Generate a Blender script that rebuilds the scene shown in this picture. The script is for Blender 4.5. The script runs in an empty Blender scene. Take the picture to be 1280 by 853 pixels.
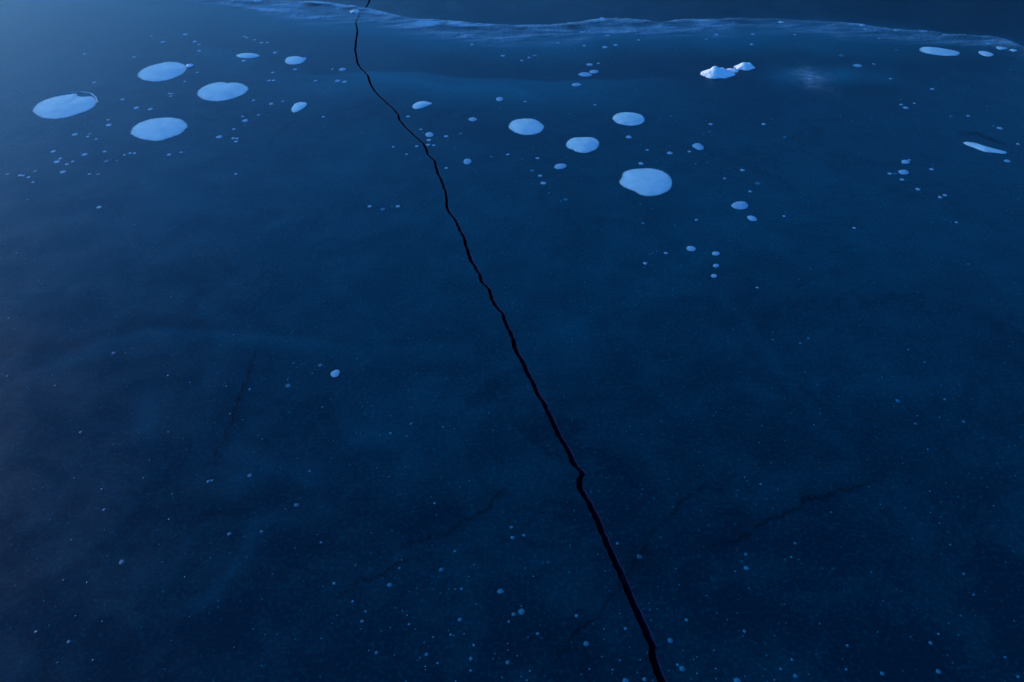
import bpy, math, random
import numpy as np
from mathutils import Matrix, Vector, noise as mnoise

# ------------------------------------------------------------------ camera
S = bpy.context.scene
COL = S.collection
H_CAM, PITCH, ROLL, FPX = 1.6, math.radians(41.0), math.radians(-2.0), 995.56
cam_d = bpy.data.cameras.new('camera')
cam_d.lens, cam_d.sensor_width = 28.0, 36.0
cam_d.clip_start, cam_d.clip_end = 0.05, 3000.0
cam = bpy.data.objects.new('camera', cam_d)
COL.objects.link(cam)
_r0 = Vector((1, 0, 0)); _u0 = Vector((0, math.sin(PITCH), math.cos(PITCH)))
_c, _s = math.cos(ROLL), math.sin(ROLL)
_right = _c * _r0 + _s * _u0
_up = -_s * _r0 + _c * _u0
_back = _right.cross(_up)
cam.matrix_world = Matrix(((_right.x, _up.x, _back.x, 0), (_right.y, _up.y, _back.y, 0),
                           (_right.z, _up.z, _back.z, H_CAM), (0, 0, 0, 1)))
S.camera = cam

# ------------------------------------------------------------------ sky and sun
SUN_EL, SUN_AZ = math.radians(3.0), math.radians(-57.0)     # dusk, low glow to the far left
w = bpy.data.worlds.new('World'); S.world = w; w.use_nodes = True
nt = w.node_tree; nt.nodes.clear()
out = nt.nodes.new('ShaderNodeOutputWorld'); bg = nt.nodes.new('ShaderNodeBackground')
sky = nt.nodes.new('ShaderNodeTexSky'); sky.sky_type = 'NISHITA'; sky.sun_disc = False
sky.sun_elevation, sky.sun_rotation = SUN_EL, SUN_AZ
sky.air_density, sky.dust_density, sky.ozone_density, sky.altitude = 1.0, 1.0, 4.0, 0
wb = nt.nodes.new('ShaderNodeMix'); wb.data_type = 'RGBA'; wb.blend_type = 'MULTIPLY'
wb.inputs[0].default_value = 1.0
wb.inputs[7].default_value = (0.44, 0.80, 1.10, 1)             # the photograph's cold white balance
nt.links.new(sky.outputs[0], wb.inputs[6]); nt.links.new(wb.outputs[2], bg.inputs[0])
nt.links.new(bg.outputs[0], out.inputs[0])
bg.inputs[1].default_value = 0.15
sl = bpy.data.lights.new('sun', 'SUN'); sl.energy = 0.7; sl.angle = math.radians(16)
sl.color = (1.0, 0.90, 0.84)
sun = bpy.data.objects.new('sun', sl); COL.objects.link(sun)
_sd = Vector((math.sin(SUN_AZ) * math.cos(math.radians(8)), math.cos(SUN_AZ) * math.cos(math.radians(8)), math.sin(math.radians(8))))
sun.rotation_euler = _sd.to_track_quat('Z', 'Y').to_euler()
S.view_settings.view_transform = 'Standard'; S.view_settings.look = 'None'
S.view_settings.exposure = 2.42; S.view_settings.gamma = 1.0

# ------------------------------------------------------------------ helpers
rng = random.Random(7); nrg = np.random.default_rng(7)

def ground(px, py, z=0.0):
    """where the line of sight through a point of the 1280x853 photograph meets the ice"""
    px = np.asarray(px, float); py = np.asarray(py, float)
    x = (px - 640) / FPX; y = (426.5 - py) / FPX
    x, y = _c * x - _s * y, _s * x + _c * y
    dy = math.cos(PITCH) + y * math.sin(PITCH); dz = -math.sin(PITCH) + y * math.cos(PITCH)
    t = -(H_CAM - z) / dz
    return x * t, dy * t

def to_px(X, Y):
    """numpy: ice point -> photograph point, only used to decide densities and labels"""
    v = np.stack([X, Y, np.full_like(X, -H_CAM)])
    R = np.array([_right, _up, _back]) @ v
    return 640 + FPX * R[0] / -R[2], 426.5 - FPX * R[1] / -R[2]

def mesh_obj(name, verts, faces, mat, parent=None, smooth=True):
    me = bpy.data.meshes.new(name)
    me.from_pydata([tuple(v) for v in verts], [], faces)
    if smooth: me.polygons.foreach_set('use_smooth', [True] * len(me.polygons))
    me.materials.append(mat); me.update()
    o = bpy.data.objects.new(name, me); COL.objects.link(o)
    if parent: o.parent = parent
    return o

def tag(o, label=None, cat=None, group=None, kind=None):
    if label: o['label'] = label
    if cat: o['category'] = cat
    if group: o['group'] = group
    if kind: o['kind'] = kind
    return o

def new_mat(name):
    m = bpy.data.materials.new(name); m.use_nodes = True
    n = m.node_tree.nodes; n.clear()
    o = n.new('ShaderNodeOutputMaterial')
    return m, m.node_tree, o

def noise_node(t, coord, scale, detail=3, rough=.5, dist=0):
    n = t.nodes.new('ShaderNodeTexNoise'); n.inputs['Scale'].default_value = scale
    n.inputs['Detail'].default_value = detail; n.inputs['Roughness'].default_value = rough
    n.inputs['Distortion'].default_value = dist
    t.links.new(coord, n.inputs['Vector']); return n

def ramp(t, src, a, b, lo=0.0, hi=1.0):
    n = t.nodes.new('ShaderNodeMapRange'); n.interpolation_type = 'SMOOTHSTEP'
    n.inputs[1].default_value, n.inputs[2].default_value = a, b
    n.inputs[3].default_value, n.inputs[4].default_value = lo, hi
    t.links.new(src, n.inputs[0]); return n.outputs[0]

def math_node(t, op, a, b):
    n = t.nodes.new('ShaderNodeMath'); n.operation = op
    for i, v in enumerate((a, b)):
        if isinstance(v, (int, float)): n.inputs[i].default_value = v
        else: t.links.new(v, n.inputs[i])
    return n.outputs[0]

def mixc(t, fac, a, b):
    n = t.nodes.new('ShaderNodeMix'); n.data_type = 'RGBA'
    if isinstance(fac, (int, float)): n.inputs[0].default_value = fac
    else: t.links.new(fac, n.inputs[0])
    for i, v in ((6, a), (7, b)):
        if isinstance(v, tuple): n.inputs[i].default_value = (*v, 1)
        else: t.links.new(v, n.inputs[i])
    return n.outputs[2]

def geo_pos(t):
    return t.nodes.new('ShaderNodeNewGeometry').outputs['Position']

def attr(t, name):
    n = t.nodes.new('ShaderNodeAttribute'); n.attribute_name = name; return n.outputs['Fac']

def bump(t, h, strength, dist):
    n = t.nodes.new('ShaderNodeBump'); n.inputs['Strength'].default_value = strength
    n.inputs['Distance'].default_value = dist; t.links.new(h, n.inputs['Height']); return n.outputs[0]

# ------------------------------------------------------------------ materials
DEEP = (0.0001, 0.0135, 0.0240)
MILK = (0.002, 0.138, 0.200)

def make_ice():
    m, t, o = new_mat('clear_black_ice'); p = geo_pos(t)
    big = noise_node(t, p, 1.3, 5, .55, .6); mid = noise_node(t, p, 6.0, 5, .6, .3)
    grain = noise_node(t, p, 95, 3, .7); grain2 = noise_node(t, p, 320, 2, .6)
    vor = t.nodes.new('ShaderNodeTexVoronoi'); vor.inputs['Scale'].default_value = 70
    t.links.new(p, vor.inputs['Vector'])
    milk = math_node(t, 'ADD', attr(t, 'milk'), ramp(t, big.outputs[0], .42, .72, .0, .065))
    milk = math_node(t, 'ADD', milk, ramp(t, mid.outputs[0], .35, .75, -.035, .055))
    g = math_node(t, 'ADD', ramp(t, grain.outputs[0], .46, .70, 0, .13), ramp(t, grain2.outputs[0], .5, .75, 0, .07))
    milk = math_node(t, 'ADD', milk, g)
    speck = math_node(t, 'MULTIPLY', ramp(t, vor.outputs['Distance'], .10, .20, .75, 0.0),
                      ramp(t, vor.outputs['Color'], .62, .9, 0, 1))
    milk = math_node(t, 'ADD', milk, speck)
    wis = noise_node(t, p, 2.2, 6, .62, .5); gate = noise_node(t, p, 1.1, 2, .5)
    dd = math_node(t, 'ABSOLUTE', math_node(t, 'SUBTRACT', wis.outputs[0], .5), 0)
    vein = math_node(t, 'MULTIPLY', ramp(t, dd, 0, .04, .07, 0), ramp(t, gate.outputs[0], .42, .62))
    wi2 = noise_node(t, p, 3.3, 6, .65, .4); d2 = math_node(t, 'ABSOLUTE', math_node(t, 'SUBTRACT', wi2.outputs[0], .47), 0)
    pale = math_node(t, 'MULTIPLY', ramp(t, d2, 0, .06, .05, 0), ramp(t, gate.outputs[0], .58, .38))
    milk = math_node(t, 'ADD', math_node(t, 'SUBTRACT', milk, vein), pale)
    n = t.nodes.new('ShaderNodeClamp'); t.links.new(milk, n.inputs[0]); milk = n.outputs[0]
    col = mixc(t, milk, DEEP, MILK)
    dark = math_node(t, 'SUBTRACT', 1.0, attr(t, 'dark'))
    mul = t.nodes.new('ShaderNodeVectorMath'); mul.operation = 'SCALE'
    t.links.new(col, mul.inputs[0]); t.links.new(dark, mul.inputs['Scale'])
    b = t.nodes.new('ShaderNodeBsdfPrincipled')
    t.links.new(mul.outputs[0], b.inputs['Base Color'])
    b.inputs['IOR'].default_value = 1.31
    b.inputs['Specular Tint'].default_value = (0.25, 0.75, 1, 1); b.inputs['Specular IOR Level'].default_value = .40
    t.links.new(ramp(t, mid.outputs[0], .3, .7, .21, .27), b.inputs['Roughness'])
    t.links.new(bump(t, mid.outputs[0], .06, .01), b.inputs['Normal'])
    t.links.new(b.outputs[0], o.inputs[0]); return m

def make_bubble(name, lo, hi, spec=.4):
    """frozen gas under the ice skin: it thins out to nothing at its rim"""
    m, t, o = new_mat(name); p = geo_pos(t)
    a = noise_node(t, p, 14, 4, .6); f = noise_node(t, p, 220, 3, .65)
    k = math_node(t, 'ADD', ramp(t, a.outputs[0], .3, .7, 0, .6), ramp(t, f.outputs[0], .35, .65, 0, .4))
    b = t.nodes.new('ShaderNodeBsdfPrincipled')
    t.links.new(mixc(t, k, lo, hi), b.inputs['Base Color'])
    b.inputs['Roughness'].default_value = .45; b.inputs['IOR'].default_value = 1.31
    t.links.new(bump(t, f.outputs[0], .3, .002), b.inputs['Normal'])
    tr = t.nodes.new('ShaderNodeBsdfTransparent'); mx = t.nodes.new('ShaderNodeMixShader')
    th = math_node(t, 'SUBTRACT', 1.0, attr(t, 'thin'))
    t.links.new(th, mx.inputs[0]); t.links.new(tr.outputs[0], mx.inputs[1]); t.links.new(b.outputs[0], mx.inputs[2])
    t.links.new(mx.outputs[0], o.inputs[0]); return m

def make_veil(name, colr, fib):
    """frost lying thinly on the ice: covers only where its density says so"""
    m, t, o = new_mat(name); p = geo_pos(t)
    mp = t.nodes.new('ShaderNodeMapping'); mp.inputs['Scale'].default_value = fib
    mp.inputs['Rotation'].default_value = (0, 0, math.radians(4))
    t.links.new(p, mp.inputs[0])
    a = noise_node(t, mp.outputs[0], 9, 6, .65, .8); c = noise_node(t, p, 3, 4, .6)
    d = attr(t, 'cover')
    k = math_node(t, 'MULTIPLY', ramp(t, a.outputs[0], .38, .64, .30, 1.0), ramp(t, c.outputs[0], .3, .65, .5, 1.0))
    k = math_node(t, 'MULTIPLY', k, d)
    b = t.nodes.new('ShaderNodeBsdfPrincipled'); b.inputs['Base Color'].default_value = (*colr, 1)
    b.inputs['Roughness'].default_value = .5; b.inputs['IOR'].default_value = 1.31
    t.links.new(bump(t, a.outputs[0], .5, .01), b.inputs['Normal'])
    tr = t.nodes.new('ShaderNodeBsdfTransparent'); mx = t.nodes.new('ShaderNodeMixShader')
    t.links.new(k, mx.inputs[0]); t.links.new(tr.outputs[0], mx.inputs[1]); t.links.new(b.outputs[0], mx.inputs[2])
    t.links.new(mx.outputs[0], o.inputs[0]); return m

def make_fissure():
    m, t, o = new_mat('healed_fissure'); p = geo_pos(t)
    a = noise_node(t, p, 30, 4, .6)
    k = math_node(t, 'MULTIPLY', attr(t, 'cover'), ramp(t, a.outputs[0], .3, .65, .3, 1.0))
    b = t.nodes.new('ShaderNodeBsdfPrincipled'); b.inputs['Base Color'].default_value = (0.0002, .003, .009, 1)
    b.inputs['Roughness'].default_value = .24; b.inputs['IOR'].default_value = 1.31
    tr = t.nodes.new('ShaderNodeBsdfTransparent'); mx = t.nodes.new('ShaderNodeMixShader')
    t.links.new(k, mx.inputs[0]); t.links.new(tr.outputs[0], mx.inputs[1]); t.links.new(b.outputs[0], mx.inputs[2])
    t.links.new(mx.outputs[0], o.inputs[0]); return m

def make_plain(name, c, rough, scale=40, amt=.3):
    m, t, o = new_mat(name); p = geo_pos(t); a = noise_node(t, p, scale, 4, .6)
    b = t.nodes.new('ShaderNodeBsdfPrincipled')
    t.links.new(mixc(t, a.outputs[0], tuple(x * (1 - amt) for x in c), tuple(min(1, x * (1 + amt)) for x in c)), b.inputs['Base Color'])
    b.inputs['Roughness'].default_value = rough; b.inputs['IOR'].default_value = 1.33
    t.links.new(bump(t, a.outputs[0], .4, .004), b.inputs['Normal'])
    t.links.new(b.outputs[0], o.inputs[0]); return m

M_ICE = make_ice()
M_BUB = make_bubble('frozen_gas_white', (.24, .54, .62), (.38, .70, .76))
M_MID = make_bubble('frozen_gas_pale', (.10, .32, .45), (.20, .46, .60))
M_LOW = make_bubble('frozen_gas_deep', (.005, .11, .18), (.02, .18, .27))
M_PIN = make_bubble('frozen_gas_faint', (.005, .06, .14), (.012, .11, .22))
M_VEIL = make_veil('wind_packed_frost', (.20, .52, .70), (.35, 1.6, 1))
M_PATCH = make_veil('thin_frost', (.34, .60, .70), (1, 1.6, 1))
M_FIS = make_fissure()
M_WALL = make_plain('crack_wall_ice', (.004, .010, .06), .8)
M_WATER = make_plain('black_water', (.0003, .0005, .004), .15)
M_CHIP = make_plain('bright_frost_chip', (.8, .88, .92), .45, 90, .1)
m, t, o_ = new_mat('broken_ice_lump'); _p = geo_pos(t)
_n = noise_node(t, _p, 32, 5, .6); _b = t.nodes.new('ShaderNodeBsdfPrincipled')
t.links.new(mixc(t, ramp(t, _n.outputs[0], .35, .65), (.80, .92, .96), (.96, .97, .97)), _b.inputs['Base Color'])
_b.inputs['Roughness'].default_value = .35; _b.inputs['IOR'].default_value = 1.31
_b.inputs['Subsurface Weight'].default_value = .4; _b.inputs['Subsurface Radius'].default_value = (.3, .8, 1.0)
_b.inputs['Subsurface Scale'].default_value = .03
t.links.new(bump(t, _n.outputs[0], .5, .006), _b.inputs['Normal']); t.links.new(_b.outputs[0], o_.inputs[0])
M_LUMP = m

# ------------------------------------------------------------------ the crack's course
CR = [(462,0),(460,6.2),(455.5,11.2),(449.5,15.5),(448.5,21.2),(445,25.8),(445,31.2),(447,37.5),(445.5,47.5),(444,60),
 (445.5,72.5),(447.5,80.5),(452.5,87),(460,94.5),(461.2,100),(464.5,108),(469.5,115),(477,123),(488.4,132.7),(497.6,142.8),
 (499.3,150),(508.8,161),(519,170.2),(529,179.4),(533.5,187.5),(535.2,193.2),(543.7,201.3),(545.3,211.9),(550.4,223),
 (554.5,232.2),(558,245.4),(557.9,257),(562,267),(569,274),(573.3,283.8),(580.4,297.9),(582.4,307.7),(588.8,326),
 (600,344.3),(602.9,352.7),(611.3,361.2),(614.1,372.4),(619.8,382.3),(626.8,390.7),(631,400),(636,411.7),(641.7,422.8),
 (643.5,435.5),(655,456),(664.5,476.7),(678.7,503.6),(689.8,524),(699.3,544.7),(710.4,565.3),(718.3,579.6),(728.2,591),
 (723.6,599),(724.7,611.5),(736.7,628.7),(748.7,652.7),(760.7,683.7),(771,707.7),(783,731.8),(793.4,759.2),(805.4,783.3),
 (814,803.9),(817.8,828),(828,853),(838,875),(842,905),(850,960)]
cx_, cy_ = ground([a for a, b in CR], [b for a, b in CR])
order = np.argsort(cy_); cy_, cx_ = cy_[order], cx_[order]
# it runs on beyond the frame, wandering, and pinches out
fy = np.array([5.9, 6.6, 7.4, 8.3, 9.5, 11, 13, 15.5]); f0 = cx_[-1]
fx = f0 + np.array([.12, .20, .14, .35, .30, .6, .5, .9])
k_ = fy > cy_[-1] + .2; fy, fx = fy[k_], fx[k_]
ny = np.array([-3.0, -2.2, -1.6, -1.0, -.5]); n0 = cx_[0]
nx = n0 + np.array([.55, .48, .30, .26, .1])
KY = np.concatenate([ny, cy_, fy]); KX = np.concatenate([nx, cx_, fx])
def n1(v, f, seed=0.0):
    return np.array([mnoise.noise((float(a) * f, seed, 3.1)) for a in np.atleast_1d(v)])
def crack_c(y):
    return np.interp(y, KY, KX) + .0040 * n1(y, 22, 1.0) + .0034 * n1(y, 48, 5.0) + .0016 * n1(y, 110, 8.0)
def crack_w(y):
    w_ = .0052 + .0012 * n1(y, 9, 9.0) + .0016 * n1(y, 70, 2.0)
    w_ = w_ + .0021 * np.clip(2.6 - y, 0, 1.9)
    return w_ * np.clip((16 - y) / 6, 0, 1) * np.clip((y + 3.4) / .6, 0, 1)

# ------------------------------------------------------------------ ice sheet (two floes meeting at the crack)
def seg_dist(X, Y, pts):
    """distance to a polyline and signed side (+ = the far side) and position along it"""
    P = np.array(ground([p[0] for p in pts], [p[1] for p in pts])).T
    best = np.full(X.shape, 1e9); side = np.zeros(X.shape); along = np.zeros(X.shape)
    for i in range(len(P) - 1):
        a, b = P[i], P[i + 1]; d = b - a; L = max(1e-9, (d * d).sum())
        u = np.clip(((X - a[0]) * d[0] + (Y - a[1]) * d[1]) / L, 0, 1)
        qx, qy = X - a[0] - u * d[0], Y - a[1] - u * d[1]
        D = np.hypot(qx, qy); k = D < best
        best = np.where(k, D, best); side = np.where(k, np.sign(d[0] * qy - d[1] * qx), side)
        along = np.where(k, (i + u) / (len(P) - 1), along)
    return best, side, along

MILKY = [  # course (photograph points), amount, reach near side (m), reach far side (m), fade both ends
 ([(330,88),(400,97),(430,96),(462,90),(520,93),(560,97),(640,101),(700,105),(760,103),(860,99)], .34, .26, .02, 1),
 ([(455,92),(500,98),(555,106),(633,106),(655,115),(684,130)], .16, .10, .02, 1),
 ([(0,482),(60,452),(130,426),(200,411),(300,420),(420,432),(560,440),(645,442)], .10, .05, .02, 1),
 ([(690,420),(712,416),(735,430)], .10, .07, .06, 0),
 ([(325,640),(306,700),(262,744),(212,762)], .10, .022, .022, 1),
 ([(178,470),(182,520),(192,565)], .08, .03, .03, 1),
 ([(896,368),(930,395),(965,440),(985,490),(1020,540),(1085,590)], .07, .018, .018, 1),
 ([(270,610),(340,590),(420,600)], .06, .05, .05, 1),
 ([(980,95),(1010,94),(1045,96)], .42, .10, .10, 0),
 ([(1045,92),(1080,93),(1125,98)], .20, .10, .10, 1),
 ([(1000,62),(1060,66),(1140,72)], .14, .10, .10, 1),
 ([(250,62),(285,66),(330,82)], .16, .12, .05, 1),
 ([(0,92),(40,84),(75,73),(105,67)], .10, .03, .05, 1),
 ([(560,620),(610,600),(660,585)], .07, .06, .06, 1),
 ([(640,500),(690,470),(720,430)], .06, .09, .09, 1),
 ([(270,0),(330,12),(365,21),(420,25),(465,30),(510,39),(560,46),(650,50),(700,51),(750,42),(822,40),(895,40),(985,36),(1050,38),(1144,46),(1238,54),(1280,68)], .60, .22, .14, 1),
 ([(860,52),(960,52),(1080,56)], .14, .16, .12, 1),
 ([(430,560),(520,520),(600,540)], .05, .12, .12, 1),
 ([(800,330),(850,300),(900,340)], .06, .12, .12, 1),
 ([(1015,215),(1075,235),(1130,245)], .06, .06, .06, 1),
 ([(250,660),(300,655),(400,662)], .05, .02, .03, 1),
 ([(-60,180),(300,230),(640,260),(1000,230),(1400,200)], .17, 1.1, .9, 0),  # cloudier middle ice, also carrying the dimming towards the frame edges in its colour
]
DARKS = [
 ([(541,138),(552,139),(561,138)], .30, .018),
 ([(368,100),(400,100),(447,97)], .22, .03),
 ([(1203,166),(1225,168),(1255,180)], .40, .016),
 ([(500,-14),(700,-8),(900,-14),(1280,2)], .55, .8),  # dark reflection on the ice beyond the ridge, painted into the base colour
 ([(170,402),(235,400),(262,408)], .28, .035),
 ([(0,432),(40,436),(90,430)], .22, .03),
 ([(1040,112),(1070,110),(1100,112)], .25, .07),
 ([(205,640),(250,622),(290,640)], .2, .05),
 ([(560,640),(600,632),(640,600)], .12, .03),
 ([(400,700),(520,660),(560,640)], .12, .03),
 ([(690,800),(740,760),(830,680),(900,650)], .15, .04),
]
def build_ice():
    yr = np.concatenate([-np.geomspace(60, 3.2, 14), np.arange(-3.0, .3, .05), np.arange(.3, 3.2, .0085),
                         np.arange(3.2, 6.5, .014), np.arange(6.5, 16, .08), np.geomspace(16.3, 900, 26)])
    off = np.concatenate([[0], np.cumsum(np.full(170, .019)), 3.23 + np.geomspace(.05, 897, 34)])
    c = np.interp(yr, KY, KX); near = (yr > -3.3) & (yr < 16)
    c[near] = crack_c(yr[near]); wd = np.zeros_like(yr); wd[near] = np.maximum(crack_w(yr[near]), 0)
    n = len(off); V = []; F = []
    base = 0; Xs = []
    for sgn in (-1, 1):
        X = c[:, None] + sgn * (wd[:, None] + off[None, :]); Y = np.repeat(yr[:, None], n, 1)
        V.append(np.stack([X.ravel(), Y.ravel(), np.zeros(X.size)], 1))
        i = np.arange(len(yr) - 1)[:, None] * n + np.arange(n - 1)[None, :] + base
        q = np.stack([i, i + 1, i + n + 1, i + n], -1).reshape(-1, 4)
        if sgn < 0: q = q[:, ::-1]
        F.append(q); base += X.size
    V = np.concatenate(V); F = np.concatenate(F)
    me = bpy.data.meshes.new('ice_surface')
    me.vertices.add(len(V)); me.vertices.foreach_set('co', V.ravel())
    me.loops.add(F.size); me.loops.foreach_set('vertex_index', F.ravel().astype(np.int32))
    me.polygons.add(len(F)); me.polygons.foreach_set('loop_start', np.arange(0, F.size, 4, dtype=np.int32))
    me.polygons.foreach_set('loop_total', np.full(len(F), 4, dtype=np.int32))
    me.update(); me.validate()
    X, Y = V[:, 0], V[:, 1]; milk = np.zeros(len(V)); dark = np.zeros(len(V))
    k = (Y > .2) & (Y < 9) & (np.abs(X) < 7)
    x, y = X[k], Y[k]
    # ragged borders
    jx = np.array([mnoise.noise((a * 3.1, b * 3.1, 0)) for a, b in zip(x, y)]) * .05
    jy = np.array([mnoise.noise((a * 3.1, b * 3.1, 7)) for a, b in zip(x, y)]) * .05
    tot = np.zeros(len(x)); dk = np.zeros(len(x))
    for pts, amt, nr, fr, fade in MILKY:
        d, s, al = seg_dist(x + jx, y + jy, pts)
        r = np.where(s > 0, fr, nr) if pts[0][0] < pts[-1][0] else np.where(s < 0, fr, nr)
        g = np.exp(-(d / r) ** 2)
        if fade: g *= np.clip(al * 5 + .15, 0, 1) * np.clip((1 - al) * 5 + .15, 0, 1)
        tot += amt * g
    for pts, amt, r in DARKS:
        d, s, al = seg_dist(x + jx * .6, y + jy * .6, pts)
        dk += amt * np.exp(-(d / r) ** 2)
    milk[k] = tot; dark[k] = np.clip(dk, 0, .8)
    for nm, arr in (('milk', milk), ('dark', dark)):
        a = me.attributes.new(nm, 'FLOAT', 'POINT'); a.data.foreach_set('value', arr.astype(np.float32))
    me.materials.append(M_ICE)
    o = bpy.data.objects.new('ice_surface', me); COL.objects.link(o); tag(o, kind='structure')
build_ice()

def build_water():
    s = 900.0
    o = mesh_obj('lake_water', [(-s, -60, -.30), (s, -60, -.30), (s, 890, -.30), (-s, 890, -.30)], [(0, 1, 2, 3)], M_WATER)
    tag(o, kind='structure')
build_water()

def build_crack():
    ys = np.arange(-3.0, 15.9, .0085); c = crack_c(ys); w_ = np.maximum(crack_w(ys), 0.0003)
    root = bpy.data.objects.new('ice_crack', None); COL.objects.link(root)
    root.location = (float(np.interp(2.5, ys, c)), 2.5, 0)
    ox, oy = root.location.x, root.location.y
    tag(root, 'long jagged black open crack running from top to bottom through the blue ice', 'crack')
    depths = [-.0006, -.02, -.06, -.12, -.2]
    for sgn in (-1, 1):
        V = []; F = []
        for j, z in enumerate(depths):
            b = .0012 * n1(ys, 30, 10 + j * 3.0 + sgn) * (j > 0) - .001 * (j > 0)
            V += [(float(cc + sgn * (ww + bb * (ww > .001)) - ox), float(yy - oy), z) for cc, ww, bb, yy in zip(c, w_, b, ys)]
        n = len(ys)
        for j in range(len(depths) - 1):
            for i in range(n - 1):
                q = (j * n + i, j * n + i + 1, (j + 1) * n + i + 1, (j + 1) * n + i)
                F.append(q if sgn < 0 else q[::-1])
        mesh_obj('crack_wall', V, F, M_WALL, root)
    V = [(float(cc + s_ * (ww + .002) - ox), float(yy - oy), -.19) for s_ in (-1, 1) for cc, ww, yy in zip(c, w_, ys)]
    n = len(ys); F = [(i, n + i, n + i + 1, i + 1) for i in range(n - 1)]
    mesh_obj('seeping_water', V, F, M_WATER, root)
build_crack()

# the mountains round the lake, out of frame: the dark ice at the far right mirrors them
def build_mountains():
    V, F = [], []; nA, nR = 220, 14
    M = make_plain('snowy_rock_slope', (.02, .05, .09), .9, .02, .5)
    for i in range(nA + 1):
        az = math.radians(-30 + 200 * i / nA)
        hgt = np.interp(math.degrees(az), [-30, -18, 0, 25, 60, 110, 150, 170], [8, 120, 230, 320, 350, 300, 160, 20])
        hgt *= 1 + .28 * mnoise.noise((az * 4, 0, 1)) + .14 * mnoise.noise((az * 13, 0, 2)) + .06 * mnoise.noise((az * 40, 0, 2))
        for j in range(nR + 1):
            u = j / nR; r = 620 + 420 * u + 30 * mnoise.noise((az * 9, u * 3, 4))
            z = hgt * (u ** 1.25) * (1 + .12 * mnoise.noise((az * 22, u * 6, 7)) * (1 - u)) - 2
            V.append((math.sin(az) * r, math.cos(az) * r, z))
    for i in range(nA):
        for j in range(nR): k = i * (nR + 1) + j; F.append((k, k + nR + 1, k + nR + 2, k + 1)[::-1])
    o = mesh_obj('mountains', V, F, M); tag(o, kind='structure')
build_mountains()

# ------------------------------------------------------------------ faint healed fissures inside the ice
def strip(pts, hw, dens, sub=10, rough=.004):
    P = np.array(ground([p[0] for p in pts], [p[1] for p in pts])).T
    T = np.linspace(0, len(P) - 1, (len(P) - 1) * sub + 1)
    X = np.interp(T, range(len(P)), P[:, 0]) + rough * n1(T, 1.7, P[0, 0]) ; Y = np.interp(T, range(len(P)), P[:, 1]) + rough * n1(T, 1.7, P[0, 1] + 4)
    dx, dy = np.gradient(X), np.gradient(Y); L = np.hypot(dx, dy); nx, ny = -dy / L, dx / L
    return T / T[-1], X, Y, nx, ny

def fissure(pts, hw, amt, label, sub=16):
    T, X, Y, nx, ny = strip(pts, hw, amt, sub)
    kk = np.arange(len(T)); jj = .014 * n1(kk, .11, hw * 71 + pts[0][0]) + .006 * n1(kk, .37, pts[0][1])
    X = X + nx * jj; Y = Y + ny * jj
    o0 = (float(X.mean()), float(Y.mean()))
    rows = (-1, -.55, 0, .55, 1); prof = (0, .35, 1, .35, 0)
    V, D, F = [], [], []
    for r, p_ in zip(rows, prof):
        wv = hw * .72 * (1 + .6 * n1(T * 30, 1.0, hw * 99))
        V += [(float(x + a * r * w1 - o0[0]), float(y + b * r * w1 - o0[1]), .0035 - .0010 * p_) for x, y, a, b, w1 in zip(X, Y, nx, ny, wv)]
        D += list(p_ * min(1, amt * 1.5) * np.clip(T * 5, 0, 1) * np.clip((1 - T) * 5, 0, 1))
    n = len(T)
    for j in range(4):
        for i in range(n - 1): F.append((j * n + i, j * n + i + 1, (j + 1) * n + i + 1, (j + 1) * n + i)[::-1])
    o = mesh_obj('hairline_crack', V, F, M_FIS); o.location = (*o0, 0)
    a = o.data.attributes.new('cover', 'FLOAT', 'POINT'); a.data.foreach_set('value', np.array(D, dtype=np.float32))
    tag(o, label, 'hairline crack', 'faint healed cracks in the blue ice')
fissure([(326,425),(312,462),(302,490),(292,520),(280,545),(273,565),(272,585)], .010, .62, 'faint dark hairline crack running steeply down the ice in the left half of the photo')
fissure([(645,596),(625,618),(608,638),(580,652),(555,668),(520,678),(485,690)], .011, .5, 'faint dark hairline crack slanting left and down from just left of the black crack')
fissure([(530,690),(490,712),(465,722),(445,732),(415,748)], .010, .5, 'short faint hairline crack at the lower left end of the longer slanting one')
fissure([(1120,592),(1090,604),(1055,612),(1010,626),(985,642),(960,650),(930,670),(900,682),(870,688)], .010, .62, 'long faint hairline crack curving across the lower right ice')
fissure([(925,618),(890,608),(868,614),(850,632),(832,650),(815,668),(795,705),(770,735),(752,762),(735,775)], .012, .4, 'faint hairline crack that passes behind the black crack near the lower middle')
fissure([(764,748),(745,775),(722,790),(708,812),(690,825),(670,836)], .010, .5, 'faint hairline crack just left of the lower end of the black crack')
fissure([(372,142),(368,148),(360,156),(345,170),(328,190)], .011, .28, 'faint hairline crack leading down and left from the pear shaped bubble')
fissure([(745,790),(733,815),(730,840),(728,862)], .008, .3, 'short upright hairline crack at the bottom edge left of the black crack')
fissure([(1203,165),(1222,167),(1238,174),(1258,180)], .012, .45, 'short dark hairline crack just above the narrow bubble at the right edge')

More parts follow.
